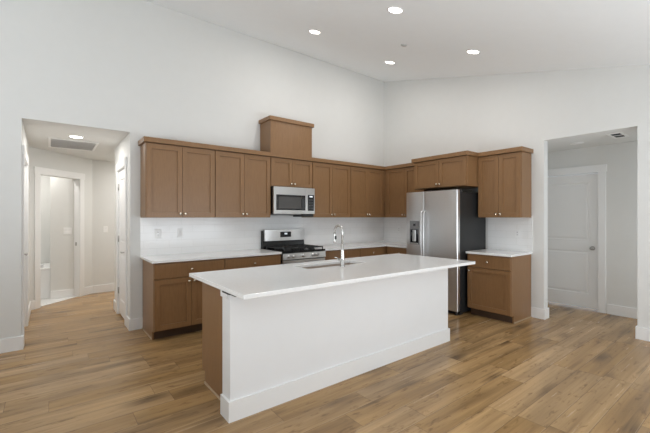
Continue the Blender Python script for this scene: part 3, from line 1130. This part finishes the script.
# ------------------------------------------------------------------ ceiling vents
v = thing('return_vent', 'large white return air grille with grey slats in the hall ceiling', 'air vent', (-5.09, 1.37, HZ))
hx, hy = 0.285, 0.375
b = B()
f = 0.03
bx(b, -hx, hx, -hy, -hy + f, -0.010, 0, 0.002); bx(b, -hx, hx, hy - f, hy, -0.010, 0, 0.002)
bx(b, -hx, -hx + f, -hy + f, hy - f, -0.010, 0, 0.002); bx(b, hx - f, hx, -hy + f, hy - f, -0.010, 0, 0.002)
obj('frame', b, 'whitep', v)
b = B(); bx(b, -hx + f, hx - f, -hy + f, hy - f, -0.0015, -0.0002)
obj('filter', b, 'filt', v)
b = B()
ny = 30
for i in range(ny):
    y = -hy + f + (i + 0.5) * (2 * hy - 2 * f) / ny
    prism(b, [(y - 0.006, -0.0085), (y - 0.0045, -0.0095), (y + 0.006, -0.003), (y + 0.0045, -0.002)], 'x', -hx + f, hx - f)
sl = obj('slats', b, 'whitep', v)
v = thing('supply_register', 'small white ceiling register with two dark slots in the entry', 'air vent', (0.40, -3.66, HZ))
b = B()
bx(b, -0.19, 0.19, -0.075, -0.050, -0.008, 0, 0.002); bx(b, -0.19, 0.19, 0.050, 0.075, -0.008, 0, 0.002)
bx(b, -0.19, -0.145, -0.050, 0.050, -0.008, 0, 0.002); bx(b, 0.145, 0.19, -0.050, 0.050, -0.008, 0, 0.002)
bx(b, -0.012, 0.012, -0.050, 0.050, -0.008, 0, 0.002)
obj('frame', b, 'whitep', v)
b = B(); bx(b, -0.145, 0.145, -0.050, 0.050, -0.002, -0.0002)
obj('dark_slots', b, 'dark', v)


# ------------------------------------------------------------------ switches and outlets
def plate(label, M4, kind, gangs=1, cat='outlet', group=None):
    w = 0.072 + 0.046 * (gangs - 1)
    nm = 'wall_outlet' if kind == 'outlet' else 'light_switch'
    t = thing(nm, label, cat, (0, 0, 0), 0, group)
    t.matrix_world = M4
    b = B(); bx(b, -w / 2, w / 2, -0.006, 0, -0.058, 0.058, 0.0025, 2)
    obj('cover_plate', b, 'whitep', t)
    for g in range(gangs):
        cx = (g - (gangs - 1) / 2) * 0.046
        b = B()
        if kind == 'outlet':
            bx(b, cx - 0.017, cx + 0.017, -0.0075, -0.005, -0.034, 0.034, 0.002)
            o = obj('receptacle', b, 'acryl', t)
            for zz in (-0.018, 0.018):
                b = B()
                bx(b, cx - 0.009, cx + 0.009, -0.0079, -0.0072, zz - 0.006, zz + 0.006)
                obj('socket', b, 'sock', o)
        else:
            prism(b, [(-0.005, -0.033), (-0.0085, -0.033), (-0.0065, 0.0), (-0.0110, 0.033), (-0.005, 0.033)], 'x', cx - 0.016, cx + 0.016)
            obj('rocker', b, 'acryl', t)
    return t


T = Matrix.Translation
RW2 = Matrix.Rotation(-PI / 2, 4, 'Z')
plate('white wall outlet on the tile nearest the hall end', T((-4.256, -0.0082, 1.19)), 'outlet')
plate('white switch plate on the tile near the middle of the hall-end counter', T((-3.983, -0.0082, 1.19)), 'switch', 1, 'light switch')
plate('white wall outlet on the tile right of the refrigerator', T((-0.0082, -2.605, 1.166)) @ RW2, 'outlet')
plate('white wall outlet on the tile beside the room corner', T((-0.0082, -0.40, 1.166)) @ RW2, 'outlet')
plate('white light switch on the hall back wall, beside the bathroom opening', T((-4.530, 2.8398, 1.175)), 'switch', 1, 'light switch')
plate('white double light switch on the bathroom wall, through the opening', T((-5.112, 2.6898, 1.16)), 'switch', 2, 'light switch')

# ------------------------------------------------------------------ bathtub seen through the bathroom opening
tb = thing('bathtub', 'white bathtub glimpsed through the bathroom opening', 'bathtub', (-5.3485, 2.76, 0.006))
b = B()
L, D, H = 1.5, 0.76, 0.53
bx(b, -L, -0.002, 0.0, 0.05, 0, H - 0.03, 0.006)
bx(b, -L, -0.002, D - 0.05, D, 0, H - 0.03, 0.006)
bx(b, -L, -L + 0.08, 0.05, D - 0.05, 0, H - 0.03, 0.006)
bx(b, -0.08, -0.002, 0.05, D - 0.05, 0, H - 0.03, 0.006)
bx(b, -L + 0.08, -0.08, 0.05, D - 0.05, 0.06, 0.09)
obj('tub_shell', b, 'acryl', tb)
b = B()
bx(b, -L, -0.002, -0.015, 0.09, H - 0.035, H, 0.010, 2); bx(b, -L, -0.002, D - 0.09, D, H - 0.035, H, 0.010, 2)
bx(b, -L, -L + 0.1, 0.09, D - 0.09, H - 0.035, H, 0.010, 2); bx(b, -0.1, -0.002, 0.09, D - 0.09, H - 0.035, H, 0.010, 2)
obj('rim', b, 'acryl', tb)
